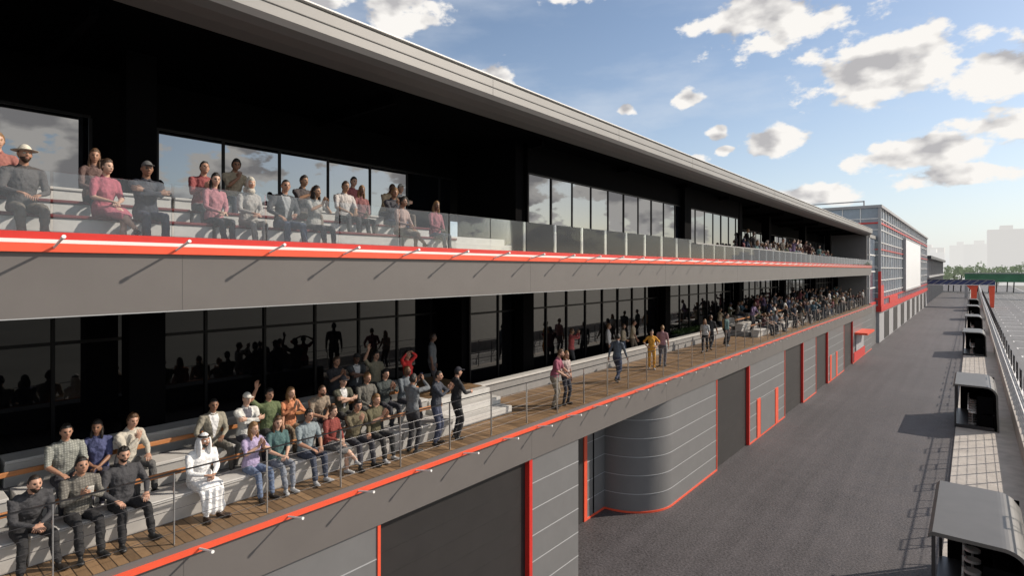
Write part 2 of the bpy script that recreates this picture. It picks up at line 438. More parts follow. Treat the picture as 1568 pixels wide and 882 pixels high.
    build_head(pb2,HT,hair,vol,beard,len(TEMPL)*3.1)
    cc=[((.064*math.cos(a),.062*math.sin(a)-.006,.545-.015*math.sin(a)),.011,.013) for a in np.linspace(0,2*math.pi,13)]
    pb2.tube([(tp(*c[0]),c[1],c[2]) for c in cc],1,n=6,sub=1)
    if phone:
        c=(np.array(info[0][0])+np.array(info[1][0]))/2+nrm(info[1][1])*.09
        pb2.grid(lambda x,y,z:(.04*max(-1,min(1,x*1.6)),.006*y,.075*max(-1,min(1,z*1.6))),9,10,8,(rx(-.3),c))
    off=len(V2)
    V=[tuple(v) for v in V2]+[tuple(v) for v in pb2.V]
    F=F2+[tuple(off+i for i in f) for f in pb2.F]; G=Rg2+pb2.Rg
    m=bpy.data.meshes.new('person_'+key); m.from_pydata(V,[],F)
    ph=M['white']
    for i in range(12): m.materials.append(ph)
    m.polygons.foreach_set('material_index',G); m.polygons.foreach_set('use_smooth',[True]*len(F)); m.update()
    TEMPL[key]=(m,female,hair)

# seated
template('sit_knees_m',hair='short',lean=8,stout=1.05)
template('sit_knees_beard',hair='short',beard=True,lean=4,legsp=.2,hands=[(-.2,.3,.66),(.2,.3,.66)],stout=1.1,head=(-8,2,0))
template('sit_clasp_m',hair='crop',lean=24,hands=[(-.035,.40,.66),(.045,.42,.65)],hdir=[(.6,.6,-.3),(-.6,.6,-.3)],pal=[(.3,-.3,-1),(-.3,-.3,-1)],curl=.8,head=(5,-14,0),legsp=.2,beard=True,stout=1.05)
template('sit_clap_m',hair='short',hands=[(-.035,.34,.93),(.05,.33,.95)],hdir=[(.1,.5,.8),(-.1,.4,.9)],pal=[(1,0,0),(-1,0,0)],curl=.15,head=(0,0,0),vol=.6)
template('sit_clap_f',female=True,hair='long',hands=[(-.035,.32,.95),(.05,.31,.97)],hdir=[(.1,.5,.8),(-.1,.4,.9)],pal=[(1,0,0),(-1,0,0)],curl=.15,head=(10,0,4))
template('sit_lap_f',female=True,hair='long',lean=2,hands=[(-.04,.28,.66),(.06,.27,.67)],hdir=[(.8,.5,-.2),(-.8,.5,-.2)],head=(-12,4,-3),legsp=.07)
template('sit_cross_f',female=True,hair='bun',lean=6,feet=[(-.06,.45,.085),(-.16,.62,.27)],kpole=[(0,1,.9),(.3,1,1.4)],hands=[(-.05,.34,.69),(.08,.32,.70)],hdir=[(.7,.6,-.2),(-.7,.6,-.2)],head=(14,0,0),skirt=True)
template('sit_phone_m',hair='short',lean=10,hands=[(-.05,.30,.86),(.05,.30,.86)],hdir=[(.3,.6,.6),(-.3,.6,.6)],pal=[(.6,0,.6),(-.6,0,.6)],curl=.6,head=(0,-18,0),phone=True)
template('sit_wave_m',hair='short',lean=2,hands=[(-.12,.33,.66),(.30,.12,1.42)],poles=[(-.8,-.6,-.3),(1,0,-.6)],hdir=[None,(.05,.1,1)],pal=[None,(0,1,0)],curl=.15,head=(4,4,5),vol=.8)
template('sit_fold_m',hair='cap',lean=3,hands=[(.10,.22,.90),(-.12,.23,.87)],poles=[(-.9,.2,-.5),(.9,.2,-.5)],hdir=[(1,.1,.1),(-1,.1,.1)],pal=[(0,-1,0),(0,-1,0)],jacket=True)
template('sit_jacket_m',hair='crop',lean=6,hands=[(-.06,.32,.70),(.22,.28,.66)],jacket=True,head=(-10,0,0),legsp=.17)
template('sit_hijab_f',female=True,hair='hijab',lean=5,hands=[(-.04,.30,.68),(.05,.29,.69)],hdir=[(.7,.6,-.2),(-.7,.6,-.2)],legsp=.08)
template('sit_hat_m',hair='hat',lean=8,hands=[(-.10,.3,.68),(.12,.34,.70)],head=(5,-4,0),beard=True)
template('sit_afro_m',hair='short',lean=12,hands=[(-.12,.36,.67),(.02,.30,.95)],hdir=[None,(-.2,.1,1)],pal=[None,(-.5,-.6,0)],head=(-14,-3,-4),vol=1.4,stout=1.03,legsp=.16)
template('sit_robe_m',hair='ghutra',lean=13,hands=[(-.05,.38,.70),(.07,.37,.71)],hdir=[(.8,.5,-.2),(-.8,.5,-.2)],robe=True,beard=True,head=(6,-4,0),curl=.8,stout=1.1)
# standing
template('stand_relax_m',hz=.93,lean=0,hair='short',curl=.4)
template('stand_relax_f',hz=.93,lean=0,hair='long',female=True,hands=[(-.24,.03,.82),(.20,.20,1.0)],twist=5)
template('stand_rail_m',hz=.93,lean=14,hair='short',hands=[(-.22,.38,1.02),(.22,.38,1.02)],pal=[(0,0,-1)]*2,curl=.9,beard=True)
template('stand_clap_m',hz=.93,lean=3,hair='crop',hands=[(-.04,.34,1.32),(.05,.33,1.34)],hdir=[(.1,.5,.8),(-.1,.4,.9)],pal=[(1,0,0),(-1,0,0)],curl=.15)
template('stand_photo_m',hz=.93,lean=0,hair='short',hands=[(-.06,.30,1.58),(.06,.30,1.58)],hdir=[(.2,.2,.9),(-.2,.2,.9)],pal=[(.8,-.3,0),(-.8,-.3,0)],phone=True,curl=.6,poles=[(-1,.1,-.7),(1,.1,-.7)])
template('stand_cheer_f',hz=.93,lean=-4,female=True,hair='pony',hands=[(-.16,.03,1.70),(.16,.03,1.70)],hdir=[(.8,0,.4),(-.8,0,.4)],pal=[(0,.3,-1),(0,.3,-1)],poles=[(-1,.2,.2),(1,.2,.2)])
template('stand_hips_f',hz=.93,lean=2,female=True,hair='bun',hands=[(-.20,.05,1.02),(.20,.05,1.02)],hdir=[(.5,.7,-.3),(-.5,.7,-.3)],pal=[(1,0,0),(-1,0,0)],poles=[(-1,-.6,0),(1,-.6,0)])
template('stand_cap_m',hz=.93,lean=2,hair='cap',hands=[(-.26,.05,.80),(.15,.32,1.15)],jacket=True)
template('walk_m',hz=.91,lean=4,hair='short',feet=[(-.09,.28,.09),(.09,-.27,.15)],hands=[(-.27,-.16,.86),(.26,.24,.90)])
template('walk_f',hz=.91,lean=4,hair='long',female=True,feet=[(-.07,-.25,.14),(.07,.26,.09)],hands=[(-.24,.22,.90),(.25,-.14,.86)])

_mc={}
def check_mat(c):
    m,nt,b=new_mat('checked_fabric'); b.inputs['Roughness'].default_value=.85
    tc=nt.nodes.new('ShaderNodeTexCoord'); w1=nt.nodes.new('ShaderNodeTexWave'); w1.inputs['Scale'].default_value=9; w1.bands_direction='X'
    w2=nt.nodes.new('ShaderNodeTexWave'); w2.inputs['Scale'].default_value=9; w2.bands_direction='Z'
    for w_ in(w1,w2):
        w_.inputs['Distortion'].default_value=1.0; nt.links.new(tc.outputs['Object'],w_.inputs['Vector'])
    ad=nt.nodes.new('ShaderNodeMath'); ad.operation='MULTIPLY'; nt.links.new(w1.outputs['Fac'],ad.inputs[0]); nt.links.new(w2.outputs['Fac'],ad.inputs[1])
    mx=nt.nodes.new('ShaderNodeMix'); mx.data_type='RGBA'; nt.links.new(ad.outputs[0],mx.inputs[0])
    mx.inputs[6].default_value=(*[q*.65 for q in c],1); mx.inputs[7].default_value=(*[min(1,q*1.25) for q in c],1)
    nt.links.new(mx.outputs[2],b.inputs['Base Color']); return m
def cmat(kind,c):
    k=(kind,c)
    if k not in _mc:
        if kind=='cloth': _mc[k]=mat('cloth_fabric',c,.85,0,18,.18,.5,40)
        elif kind=='check': _mc[k]=check_mat(c)
        elif kind=='skin': _mc[k]=mat('human_skin',c,.5,0,14,.08)
        elif kind=='hair': _mc[k]=mat('human_hair',c,.5,0,60,.35,.5,90)
        else: _mc[k]=mat('shoe_leather',c,.5)
    return _mc[k]
SK=[(.46,.26,.18),(.38,.205,.135),(.25,.13,.08),(.52,.32,.23),(.12,.06,.038),(.33,.185,.11)]
HR=[(.012,.009,.007),(.02,.012,.008),(.05,.026,.013),(.22,.12,.05),(.03,.02,.015),(.09,.045,.02),(.012,.009,.007)]
TP=[(.03,.03,.033),(.05,.05,.055),(.10,.105,.11),(.25,.25,.24),(.55,.53,.50),(.22,.07,.08),(.04,.08,.11),(.09,.10,.06),(.03,.045,.10),
    (.26,.19,.12),(.07,.03,.03),(.14,.15,.18),(.025,.022,.02),(.07,.13,.13),(.018,.018,.02),(.16,.11,.20),(.35,.28,.18),(.02,.025,.04),(.13,.11,.09)]
BT=[(.018,.018,.02),(.03,.035,.05),(.05,.07,.12),(.16,.13,.10),(.06,.06,.065),(.025,.025,.03),(.02,.02,.025)]
EYE=mat('eye_white',(.42,.38,.35),.3); IRIS=mat('dark_iris_and_brow',(.03,.02,.015),.4); LIP=mat('lips',(.28,.11,.09),.5)
rs=random.Random(11)
def person(key,a,y,z,yaw=0,top=None,bot=None,skin=None,hair=None,acc=None,sleeve=None,s=None,name=None,shin=None,inner=None,shoe=None,check=None):
    m,fem,hs=TEMPL[key]
    o=bpy.data.objects.new(name or ('woman_spectator' if fem else 'man_spectator'),m); COL.objects.link(o)
    o.location=(-a,y,z); o.rotation_euler=(0,0,R(-90+yaw))
    s=s or ((.93 if fem else 1.0)*rs.uniform(.97,1.03)); o.scale=(s,s,s)
    if key.startswith('sit'): o.scale=(s,s,1.0 if s>.96 else .97)
    skin=skin or rs.choice(SK); hair=hair or rs.choice(HR); auto=top is None; top=top or rs.choice(TP); bot=bot or rs.choice(BT)
    sl=rs.random()<.55 if sleeve is None else sleeve
    ck=(rs.random()<.2 and auto) if check is None else check
    acc=acc or rs.choice([(.02,.02,.02),(.5,.48,.44),(.03,.04,.08),(.1,.02,.02)])
    if key=='sit_cross_f': shin=shin or skin
    S=cmat('skin',skin); C=cmat('check' if ck else 'cloth',top); B=cmat('cloth',bot)
    L=[S,C,B,cmat('shoe',shoe or rs.choice([(.015,.015,.015),(.02,.015,.012),(.4,.4,.4)])),cmat('hair',hair),C if sl else S,EYE,IRIS,LIP,cmat('cloth',acc),
       cmat('skin',shin) if shin else B,cmat('cloth',inner or (.6,.6,.6))]
    for i,mm in enumerate(L):
        o.material_slots[i].link='OBJECT'; o.material_slots[i].material=mm
    return o

LO=5.15; UPF=9.52
blk=(.018,.018,.02); char=(.045,.045,.05)
person('sit_clasp_m',9.95,1.59,LO,8,top=char,bot=blk,sleeve=True,skin=SK[0],hair=HR[1])
person('sit_phone_m',9.95,2.17,LO,4,top=(.17,.16,.14),bot=blk,sleeve=True,skin=SK[1],hair=HR[0],check=True)
person('sit_knees_beard',9.95,2.70,LO,8,top=char,bot=blk,sleeve=True,skin=SK[0],hair=HR[0])
person('sit_robe_m',9.93,3.78,LO,6,top=(.76,.76,.76),bot=(.76,.76,.76),sleeve=True,acc=(.8,.8,.8),skin=SK[1],hair=HR[0],shoe=(.05,.03,.02),name='man_in_white_robe')
person('sit_clap_f',9.95,4.67,LO,8,top=(.36,.30,.46),bot=(.12,.16,.25),skin=SK[3],hair=HR[3])
person('sit_lap_f',9.95,5.15,LO,0,top=(.06,.12,.12),bot=(.2,.22,.26),skin=SK[3],hair=HR[5])
person('sit_knees_m',9.95,5.72,LO,6,top=(.20,.24,.26),bot=(.05,.06,.09),skin=SK[1],sleeve=False)
person('sit_cross_f',9.95,6.26,LO,10,top=(.25,.05,.04),bot=(.1,.1,.1),skin=SK[3],hair=HR[2],check=True)
person('sit_afro_m',9.95,6.80,LO,0,top=(.12,.10,.06),bot=(.04,.04,.05),skin=SK[1],hair=HR[0])
person('sit_clap_m',9.95,7.32,LO,5,top=(.10,.09,.05),bot=(.03,.03,.03),skin=SK[0])
person('stand_photo_m',9.55,8.05,LO,100,top=(.13,.14,.15),bot=(.03,.03,.035),skin=SK[2],hair=HR[0],sleeve=True)
person('stand_clap_m',9.55,8.75,LO,30,top=(.04,.045,.06),bot=(.05,.06,.1),skin=SK[1])
person('stand_cap_m',9.5,9.35,LO,70,top=(.02,.02,.022),bot=(.02,.02,.022),acc=(.02,.02,.03),skin=SK[0],sleeve=True)
z2=LO+.3; z3=LO+.6
person('sit_knees_m',10.9,2.20,z2,0,top=(.30,.31,.28),bot=(.04,.04,.05),skin=SK[1],hair=HR[0],check=True)
person('sit_lap_f',10.9,2.62,z2,-15,top=(.06,.07,.16),bot=(.03,.03,.05),skin=SK[2],hair=HR[0])
person('sit_afro_m',10.9,3.02,z2,20,top=(.45,.42,.36),bot=(.1,.1,.1),skin=SK[0],hair=HR[5])
person('sit_jacket_m',10.9,4.38,z2,0,top=(.26,.24,.19),bot=(.15,.14,.12),skin=SK[2],sleeve=True,inner=(.7,.7,.7),hair=HR[0])
person('sit_fold_m',10.85,4.98,z2,4,top=(.6,.6,.57),bot=(.06,.06,.08),acc=(.7,.68,.62),skin=SK[3],inner=(.1,.1,.12))
person('sit_wave_m',10.9,5.46,z2,0,top=(.10,.13,.06),bot=(.03,.03,.03),skin=SK[1],sleeve=False,hair=HR[0])
person('sit_clap_f',10.9,5.90,z2,0,top=(.50,.20,.10),bot=(.2,.15,.1),skin=SK[3],hair=HR[3])
person('sit_clasp_m',10.9,6.48,z2,0,top=(.25,.20,.15),bot=(.04,.04,.05),skin=SK[1],hair=HR[2])
person('sit_fold_m',10.9,7.15,z2,0,top=(.07,.07,.05),bot=(.03,.03,.03),acc=(.05,.05,.06))
person('sit_knees_m',10.9,7.75,z2,0,top=(.12,.115,.10),bot=(.1,.1,.1))
person('sit_clap_m',10.9,8.3,z2,0,top=(.04,.05,.05),bot=(.04,.04,.05))
person('sit_phone_m',10.9,8.9,z2,8,top=(.12,.14,.16),bot=(.04,.04,.05))
person('sit_clap_m',11.8,7.55,z3,0,top=(.03,.03,.035))
person('sit_fold_m',11.8,8.13,z3,-10,top=(.05,.055,.06))
person('sit_wave_m',11.8,8.72,z3,0,top=(.26,.24,.17),sleeve=False)
person('stand_cheer_f',11.2,9.30,z2,20,top=(.60,.03,.03),bot=(.03,.03,.04),skin=SK[1],sleeve=True,hair=HR[0])
person('stand_relax_m',11.4,10.3,z3+.012,40,top=(.10,.11,.12),bot=(.04,.04,.05),s=.96)
person('stand_rail_m',9.40,13.25,LO,20,top=(.26,.07,.11),bot=(.20,.17,.13),skin=SK[0],sleeve=False)
person('stand_relax_f',9.40,13.85,LO,-10,top=(.40,.32,.30),bot=(.03,.03,.04),hair=HR[3],sleeve=False)
person('walk_m',9.85,17.8,LO,90,top=(.10,.12,.15),bot=(.05,.06,.1))
person('stand_hips_f',10.0,20.9,LO,-60,top=(.62,.30,.04),bot=(.62,.30,.04),hair=HR[0])
person('stand_relax_m',10.0,21.9,LO,100,top=(.35,.2,.22),bot=(.1,.1,.12))
person('walk_f',10.1,27.0,LO,-80,top=(.5,.5,.5)); person('walk_m',10.2,28.0,LO,90); person('stand_relax_m',10.0,29.8,LO,0); person('stand_relax_f',10.3,30.4,LO,40,top=(.6,.4,.2))
for (aa,yy,kk) in ((12.1,18.2,'stand_photo_m'),(12.0,20.9,'stand_relax_m'),(12.1,22.4,'stand_relax_f'),(12.0,23.1,'walk_m'),(11.9,34.2,'stand_clap_m')):
    person(kk,aa,yy,LO,rs.uniform(-60,60),top=rs.choice([(.6,.6,.6),(.35,.25,.3),(.45,.1,.1),(.5,.42,.3)]))
SITS=[k for k in TEMPL if k.startswith('sit') and 'robe' not in k]; STS=[k for k in TEMPL if not k.startswith('sit')]
def crowd(y0,y1,base,rows,dens,standfrac=.15):
    for (a,dz) in rows:
        y=y0+rs.uniform(0,.4)
        while y<y1:
            if rs.random()<dens:
                if rs.random()<standfrac: person(rs.choice(STS),a-.40,y,base+dz,rs.uniform(-50,50))
                else: person(rs.choice(SITS),a,y,base+dz,rs.uniform(-15,15))
            y+=rs.uniform(.62,.85)
crowd(35.5,74,LO,((9.95,0),(10.9,.3),(11.8,.6)),.72,.3)
person('sit_hat_m',9.95,1.55,UPF,5,top=(.07,.065,.065),bot=(.13,.11,.09),acc=(.65,.6,.5),skin=SK[1],sleeve=True)
person('sit_wave_m',10.9,1.42,UPF+.3,0,top=(.3,.12,.1),skin=SK[3])
person('sit_cross_f',9.95,2.48,UPF,12,top=(.36,.09,.12),bot=(.34,.09,.12),skin=SK[3],hair=HR[2],sleeve=False)
person('sit_fold_m',9.95,3.02,UPF,0,top=(.03,.033,.045),bot=(.03,.035,.06),acc=(.10,.10,.10),skin=SK[2],sleeve=True,inner=(.04,.04,.05))
person('sit_lap_f',10.9,2.58,UPF+.3,0,top=(.13,.08,.07),skin=SK[1],hair=HR[5])
person('sit_phone_m',10.9,4.20,UPF+.3,0,top=(.24,.06,.06),bot=(.1,.1,.1))
person('sit_lap_f',9.95,4.04,UPF,8,top=(.38,.15,.17),bot=(.03,.03,.04),skin=SK[3],hair=HR[0])
person('sit_hijab_f',9.95,4.62,UPF,0,top=(.32,.30,.28),bot=(.25,.24,.22),acc=(.45,.42,.36),sleeve=True)
person('sit_afro_m',11.8,5.15,UPF+.6,0,top=(.35,.3,.22),skin=SK[2],hair=HR[0])
person('sit_jacket_m',9.95,5.27,UPF,0,top=(.04,.04,.045),sleeve=True,inner=(.3,.3,.3))
person('sit_clap_m',10.9,6.18,UPF+.3,10,top=(.06,.05,.05)); person('sit_clap_f',9.95,5.9,UPF,10,top=(.3,.29,.27))
person('sit_knees_m',10.9,7.17,UPF+.3,0,top=(.45,.42,.4)); person('sit_lap_f',10.9,7.65,UPF+.3,0,top=(.2,.08,.08))
person('sit_clasp_m',11.8,9.03,UPF+.6,0,top=(.38,.30,.2),skin=SK[4]); person('sit_cross_f',9.95,8.05,UPF,5,top=(.35,.25,.22)); person('sit_lap_f',9.95,9.1,UPF,0,top=(.28,.08,.10))
person('sit_knees_m',11.8,8.0,UPF+.6,0,top=(.3,.1,.1)); person('sit_fold_m',11.8,9.5,UPF+.6,0,top=(.25,.22,.18))
person('sit_afro_m',10.9,8.5,UPF+.3,0,top=(.05,.05,.06))
crowd(34.5,56,UPF,((9.95,0),(10.9,.3),(11.8,.6)),.6,.15)

# ------------------------------------------------------------------ PIT BUILDING
bld=empty('pit_building')
Y0,Y1=-24,76
b=MB()
prof=[(-8.98,13.33),(-8.90,13.42),(-8.90,13.80),(-8.98,13.86),(-9.5,13.92),(-34,14.6),(-34,13.3),(-10.2,13.3),(-10.2,13.24),(-9.60,13.12),(-9.30,13.17),(-9.10,13.24)]
ks=['roof','roof','roof','roof','roof','roof','soffit','soffit','soffit','roofdark','roofdark','roofdark']
b.extr(prof,Y0,Y1,ks)
b.obj('roof',bld)
b=MB()
y=Y0+3
while y<Y1:
    b.box(-8.905,-8.897,y,y+.008,13.42,13.80,'roofdark'); y+=6.2
b.box(-8.91,-8.885,Y0,Y1,13.60,13.615,'roofdark'); b.box(-9.0,-8.88,Y0,Y1,13.862,13.89,'white')
b.obj('roof_edge_joints',bld)
b=MB()
b.box(-9.5,-9.0,Y0,Y1,8.60,9.42,'fascia')
b.box(-34,-9.5,Y0,Y1,8.72,9.40,'soffit')
b.box(-9.3,-8.94,Y0,Y1,9.423,9.535,'orange')
b.box(-9.3,-8.97,Y0,Y1,9.537,9.585,'white')
b.box(-9.3,-8.99,Y0,Y1,9.587,9.68,'red')
b.box(-9.5,-8.99,Y0,Y1,8.585,8.598,'joint')
y=Y0+2
while y<Y1: b.box(-9.1,-8.998,y,y+.006,8.60,9.42,'roofdark'); y+=8.4
b.obj('upper_fascia',bld)
b=MB()
b.box(-13.8,-9.302,Y0,Y1,9.42,9.52,'benchd')
b.box(-13.8,-11.35,Y0,9.89,9.52,10.12,'benchd'); b.box(-11.35,-10.4,Y0,9.89,9.52,9.82,'benchd')
b.box(-11.35,-10.4,34.1,Y1,9.52,9.82,'benchd'); b.box(-13.8,-11.35,35.6,Y1,9.52,10.12,'benchd')
for (ya,yb) in((Y0,9.7),(34.1,Y1)):
    for (a,z) in((9.95,9.52),(10.9,9.82),(11.8,10.12)):
        y=ya
        while y<yb-.3:
            ye=min(y+4.0,yb)
            b.box(-a-.28,-a+.17,y,ye-.06,z,z+.40,'bench'); b.box(-a-.28,-a+.20,y,ye-.06,z+.402,z+.45,'maroon' if a<11 else 'bench'); y+=4.0
for i in range(3):
    b.box(-13.5,-10.1-.45*i,9.9,12.9,9.52+.2*i,9.52+.2*(i+1)-.003,'bench')
b.box(-10.55,-10.4,14.2,34,9.52,10.34,'bench'); b.box(-10.58,-10.37,14.2,34,10.343,10.39,'bench')
b.box(-9.7,-9.12,23.3,44,9.60,10.30,'greyblk'); b.box(-9.73,-9.09,23.3,44,10.303,10.36,'roof')
b.obj('upper_terrace_seating',bld,bevel=.012)
def glazing(b,a,y0,y1,z0,z1,step,g,transom=None,md=.03):
    rg=random.Random(int(a*10+y0))
    y=y0
    while y<y1-.01:
        ye=min(y+step,y1)
        t1=rg.uniform(-.006,.006); t2=rg.uniform(-.004,.004)
        b.quad([(-a+t1,y,z0),(-a-t1,ye,z0),(-a-t1+t2,ye,z1),(-a+t1+t2,y,z1)],g)
        y+=step
    b.box(-a-.12,-a-.03,y0,y1,z0,z1,'black')
    y=y0
    while y<=y1+.01:
        b.box(-a-.02,-a+md,y-.03,y+.03,z0,z1,'mull'); y+=step
    if transom: b.box(-a-.02,-a+md-.008,y0,y1,transom-.03,transom+.03,'mull')
    b.box(-a-.02,-a+md-.004,y0,y1,z1-.001,z1+.05,'mull')
b=MB()
glazing(b,13.8,-13.6,3.2,10.12,12.28,1.4,'glassup')
glazing(b,13.8,4.4,13.3,10.12,12.28,1.4,'glassup')
b.box(-14,-13.75,3.24,4.36,10.12,12.3,'black'); b.box(-14,-13.78,Y0,13.8,12.332,13.4,'black'); b.box(-14,-13.8,Y0,-13.64,10.12,12.33,'black')
b.box(-13.7,-11.1,13.55,13.95,9.52,13.35,'black')
glazing(b,11.0,14.05,34.8,9.52,12.28,1.27,'glassup')
b.box(-11.2,-10.97,14.0,34.9,12.332,13.4,'black'); b.box(-13.8,-10.95,34.92,35.5,9.52,13.35,'black')
glazing(b,13.8,35.6,Y1,10.12,12.28,1.4,'glassup'); b.box(-14,-13.75,35.5,Y1,12.332,13.4,'black')
b.box(-12.5,-12.09,3.35,3.85,10.12,13.35,'black')
b.box(-11.0,-10.75,26.1,26.9,9.52,13.3,'black')
for yy in(46,58,70): b.box(-12.65,-12.1,yy-.3,yy+.3,10.12,13.35,'black')
b.obj('upper_glazing',bld)
b=MB()
y=Y0+3.2
while y<Y1:
    b.box(-13.7,-10.4,y,y+.12,13.1,13.3,'black'); y+=5.8
b.obj('soffit_beams',bld)
b=MB()
b.box(-13.8,-8.95,Y0,Y1,4.95,5.146,'fascia')
b.box(-34,-13.8,Y0,Y1,4.2,5.14,'fascia')
b.box(-9.4,-8.955,Y0,Y1,4.18,4.947,'fascia')
b.box(-9.2,-8.90,Y0,Y1,4.97,5.05,'orange')
b.quad([(-13.8,Y0,5.15),(-8.96,Y0,5.15),(-8.96,Y1,5.15),(-13.8,Y1,5.15)],'deck')
y=Y0+2
while y<Y1: b.box(-9.1,-8.953,y,y+.006,4.18,4.94,'roofdark'); y+=8.4
b.obj('lower_deck_slab',bld)
b=MB()
for (ya,yb) in((Y0,9.6),(34.8,74.6)):
    b.box(-11.35,-10.4,ya,yb,5.152,5.45,'benchd'); b.box(-13.8,-11.35,ya,yb,5.152,5.75,'benchd')
    for (a,z) in((9.95,5.152),(10.9,5.453),(11.8,5.753)):
        y=ya
        while y<yb-1:
            ye=min(y+3.2,yb)
            x1=-a+.20; x0=-a-.28
            b.extr([(x0,z),(x1-.10,z),(x1,z+.39),(x0,z+.39)],y,ye-.08,'bench')
            b.box(x0,x1+.02,y,ye-.08,z+.392,z+.45,'bench'); y+=3.2
        if a>10: b.box(-a+.62,-a+.66,ya,yb,z+.32,z+.40,'timber')
b.quad([(-13.8,-24,5.756),(-12.2,-24,5.756),(-12.2,9.58,5.756),(-13.8,9.58,5.756)],'deck')
for i in range(3):
    b.box(-13.4,-10.05-.42*i,9.75,12.1,5.153+.2*i,5.15+.2*(i+1)-.003,'bench')
b.quad([(-13.39,9.76,5.762),(-11.15,9.76,5.762),(-11.15,12.09,5.762),(-13.39,12.09,5.762)],'deck')
b.box(-11.75,-11.5,12.2,34,5.152,5.63,'benchd'); b.box(-11.8,-11.45,12.2,34,5.633,5.70,'bench')
b.obj('lower_terrace_seating',bld,bevel=.012)
b=MB()
glazing(b,13.8,Y0,12.6,5.77,8.5,1.4,'glasslo',7.75,.05)
b.box(-14,-13.8,12.6,12.9,5.15,8.7,'black'); b.box(-13.8,-12.65,12.7,13.0,5.15,8.7,'black')
glazing(b,12.6,13.0,Y1,5.15,8.5,1.4,'glasslo',7.75,.05)
b.box(-14,-12.55,13.0,Y1,8.55,8.72,'black'); b.box(-14,-13.75,Y0,12.9,8.55,8.72,'black')
b.box(-12.55,-12.09,3.4,4.0,5.77,8.72,'black')
for yy in(15.5,27.2,38.9,50.6,62.3,74): b.box(-12.5,-12.1,yy-.3,yy+.3,5.15,8.72,'black')
b.obj('lower_glazing',bld)
b=MB(); rr=random.Random(3)
b.box(-12.3,-11.85,28,33.5,5.152,5.72,'dsteel')
for i in range(1200):
    x=-12.08+rr.uniform(-.2,.2); y=rr.uniform(28,33.5); z=5.72+rr.random()*.28; s=.06
    d=Vector((rr.uniform(-1,1),rr.uniform(-1,1),rr.uniform(-.3,1))).normalized(); e=d.cross(Vector((.3,.5,.8))).normalized()
    c=Vector((x,y,z)); b.quad([c-e*s*.4,c+d*s,c+e*s*.4,c-d*s*.6],'plant')
b.obj('planter_hedge',None)
b=MB()
def panels(x,y0,y1,z0=0,z1=4.18):
    b.box(x-.4,x,y0,y1,z0,z1,'panel')
    z=.70
    while z<z1-.1:
        b.box(x-.01,x+.010,y0+.01,y1-.01,z,z+.020,'joint'); z+=.70
    b.box(x-.01,x+.03,y0,y1,.0,.07,'orange')
def garage(y0,y1):
    b.box(-9.4,-9.12,y0,y1,0,4.18,'door')
    z=.5
    while z<4.1: b.box(-9.13,-9.116,y0,y1,z,z+.008,'doorl'); z+=.5
    b.box(-9.3,-8.975,y1,y1+.13,0,4.18,'red'); b.box(-9.3,-8.975,y0-.07,y0,0,4.178,'orange')
panels(-9.0,-24,-12.7); garage(-12.5,-7.7); panels(-9.0,-7.57,-.2)
panels(-9.0,-.198,6.69); garage(6.76,11.53); panels(-9.0,11.66,13.92)
b.box(-10.9,-9.41,13.70,13.918,0,4.18,'panel'); b.box(-11.1,-10.9,13.9,17.2,0,4.18,'door'); b.box(-11.1,-10.86,17.2,17.4,0,4.18,'orange')
b.box(-11.1,-10.9,17.4,18.75,0,4.18,'panel')
for k in range(1,6): b.box(-10.91,-10.888,17.4,18.74,.7*k,.7*k+.022,'joint')
b.box(-10.91,-10.87,17.4,18.7,0,.07,'orange'); b.box(-10.89,-10.87,17.85,17.9,.1,4.1,'black')
arc=[(-10.9+1.9*math.sin(t),20.6-1.9*math.cos(t)) for t in np.linspace(0,math.pi/2,41)]
def strip(pts,off,z0,z1,k):
    P=[]
    for (x,y) in pts:
        dx,dy=x+10.9,y-20.6; L=math.hypot(dx,dy); P.append((x+dx/L*off,y+dy/L*off))
    for i in range(len(P)-1):
        (x0,y0),(x1,y1)=P[i],P[i+1]
        b.quad([(x0,y0,z0),(x1,y1,z0),(x1,y1,z1),(x0,y0,z1)],k)
        if off>0: b.quad([(x0,y0,z1),(x1,y1,z1),(pts[i+1][0],pts[i+1][1],z1),(pts[i][0],pts[i][1],z1)],k)
strip(arc,0,0,4.18,'panel')
for k in range(1,6): strip(arc,.012,.7*k,.7*k+.022,'joint')
strip(arc,.03,0,.07,'orange')
panels(-9.0,20.6,25.43); garage(25.5,30.2); panels(-9.0,30.33,37.37); garage(37.44,42.2); panels(-9.0,42.33,46.33); garage(46.4,50.7)
panels(-9.0,50.83,58.03); garage(58.1,62.8); panels(-9.0,62.93,76)
for (ya,yb) in((31.6,32.2),(35.2,35.8),(51.6,52.2),(54.2,54.8)):
    b.box(-9.0,-8.96,ya,yb,.092,2.15,'orange')
for (ya,yb) in((32.3,35.1),(52.3,54.1)): b.box(-9.0,-8.975,ya,yb,.092,2.0,'panel')
b.box(-9.0,-7.9,64.0,69.0,2.75,2.95,'orange'); b.box(-9.0,-8.94,63.4,70.5,.092,1.0,'red'); b.box(-8.99,-8.92,64.5,69.5,1.05,2.7,'greyblk')
b.box(-34,-9.41,75.6,75.98,0,13.3,'panel'); b.box(-34,-9.41,-24,-23.8,0,13.3,'panel')
b.obj('garage_facade',bld)
b=MB()
y=-9.5
while y<Y1:
    b.rod((-9.0,y,9.47),(-8.46,y,9.60),.016,'white'); b.rod((-8.52,y,9.585),(-8.45,y,9.602),.024,'white')
    b.rod((-8.95,y+.3,5.01),(-8.45,y+.3,5.12),.016,'white'); b.rod((-8.50,y+.3,5.108),(-8.43,y+.3,5.123),.024,'white')
    y+=1.4
b.obj('facade_bracket_pins',bld)
b=MB()
y=-9.5
while y<22: b.box(-9.08,-9.065,y+.015,y+1.385,9.60,10.46,'clear'); y+=1.4
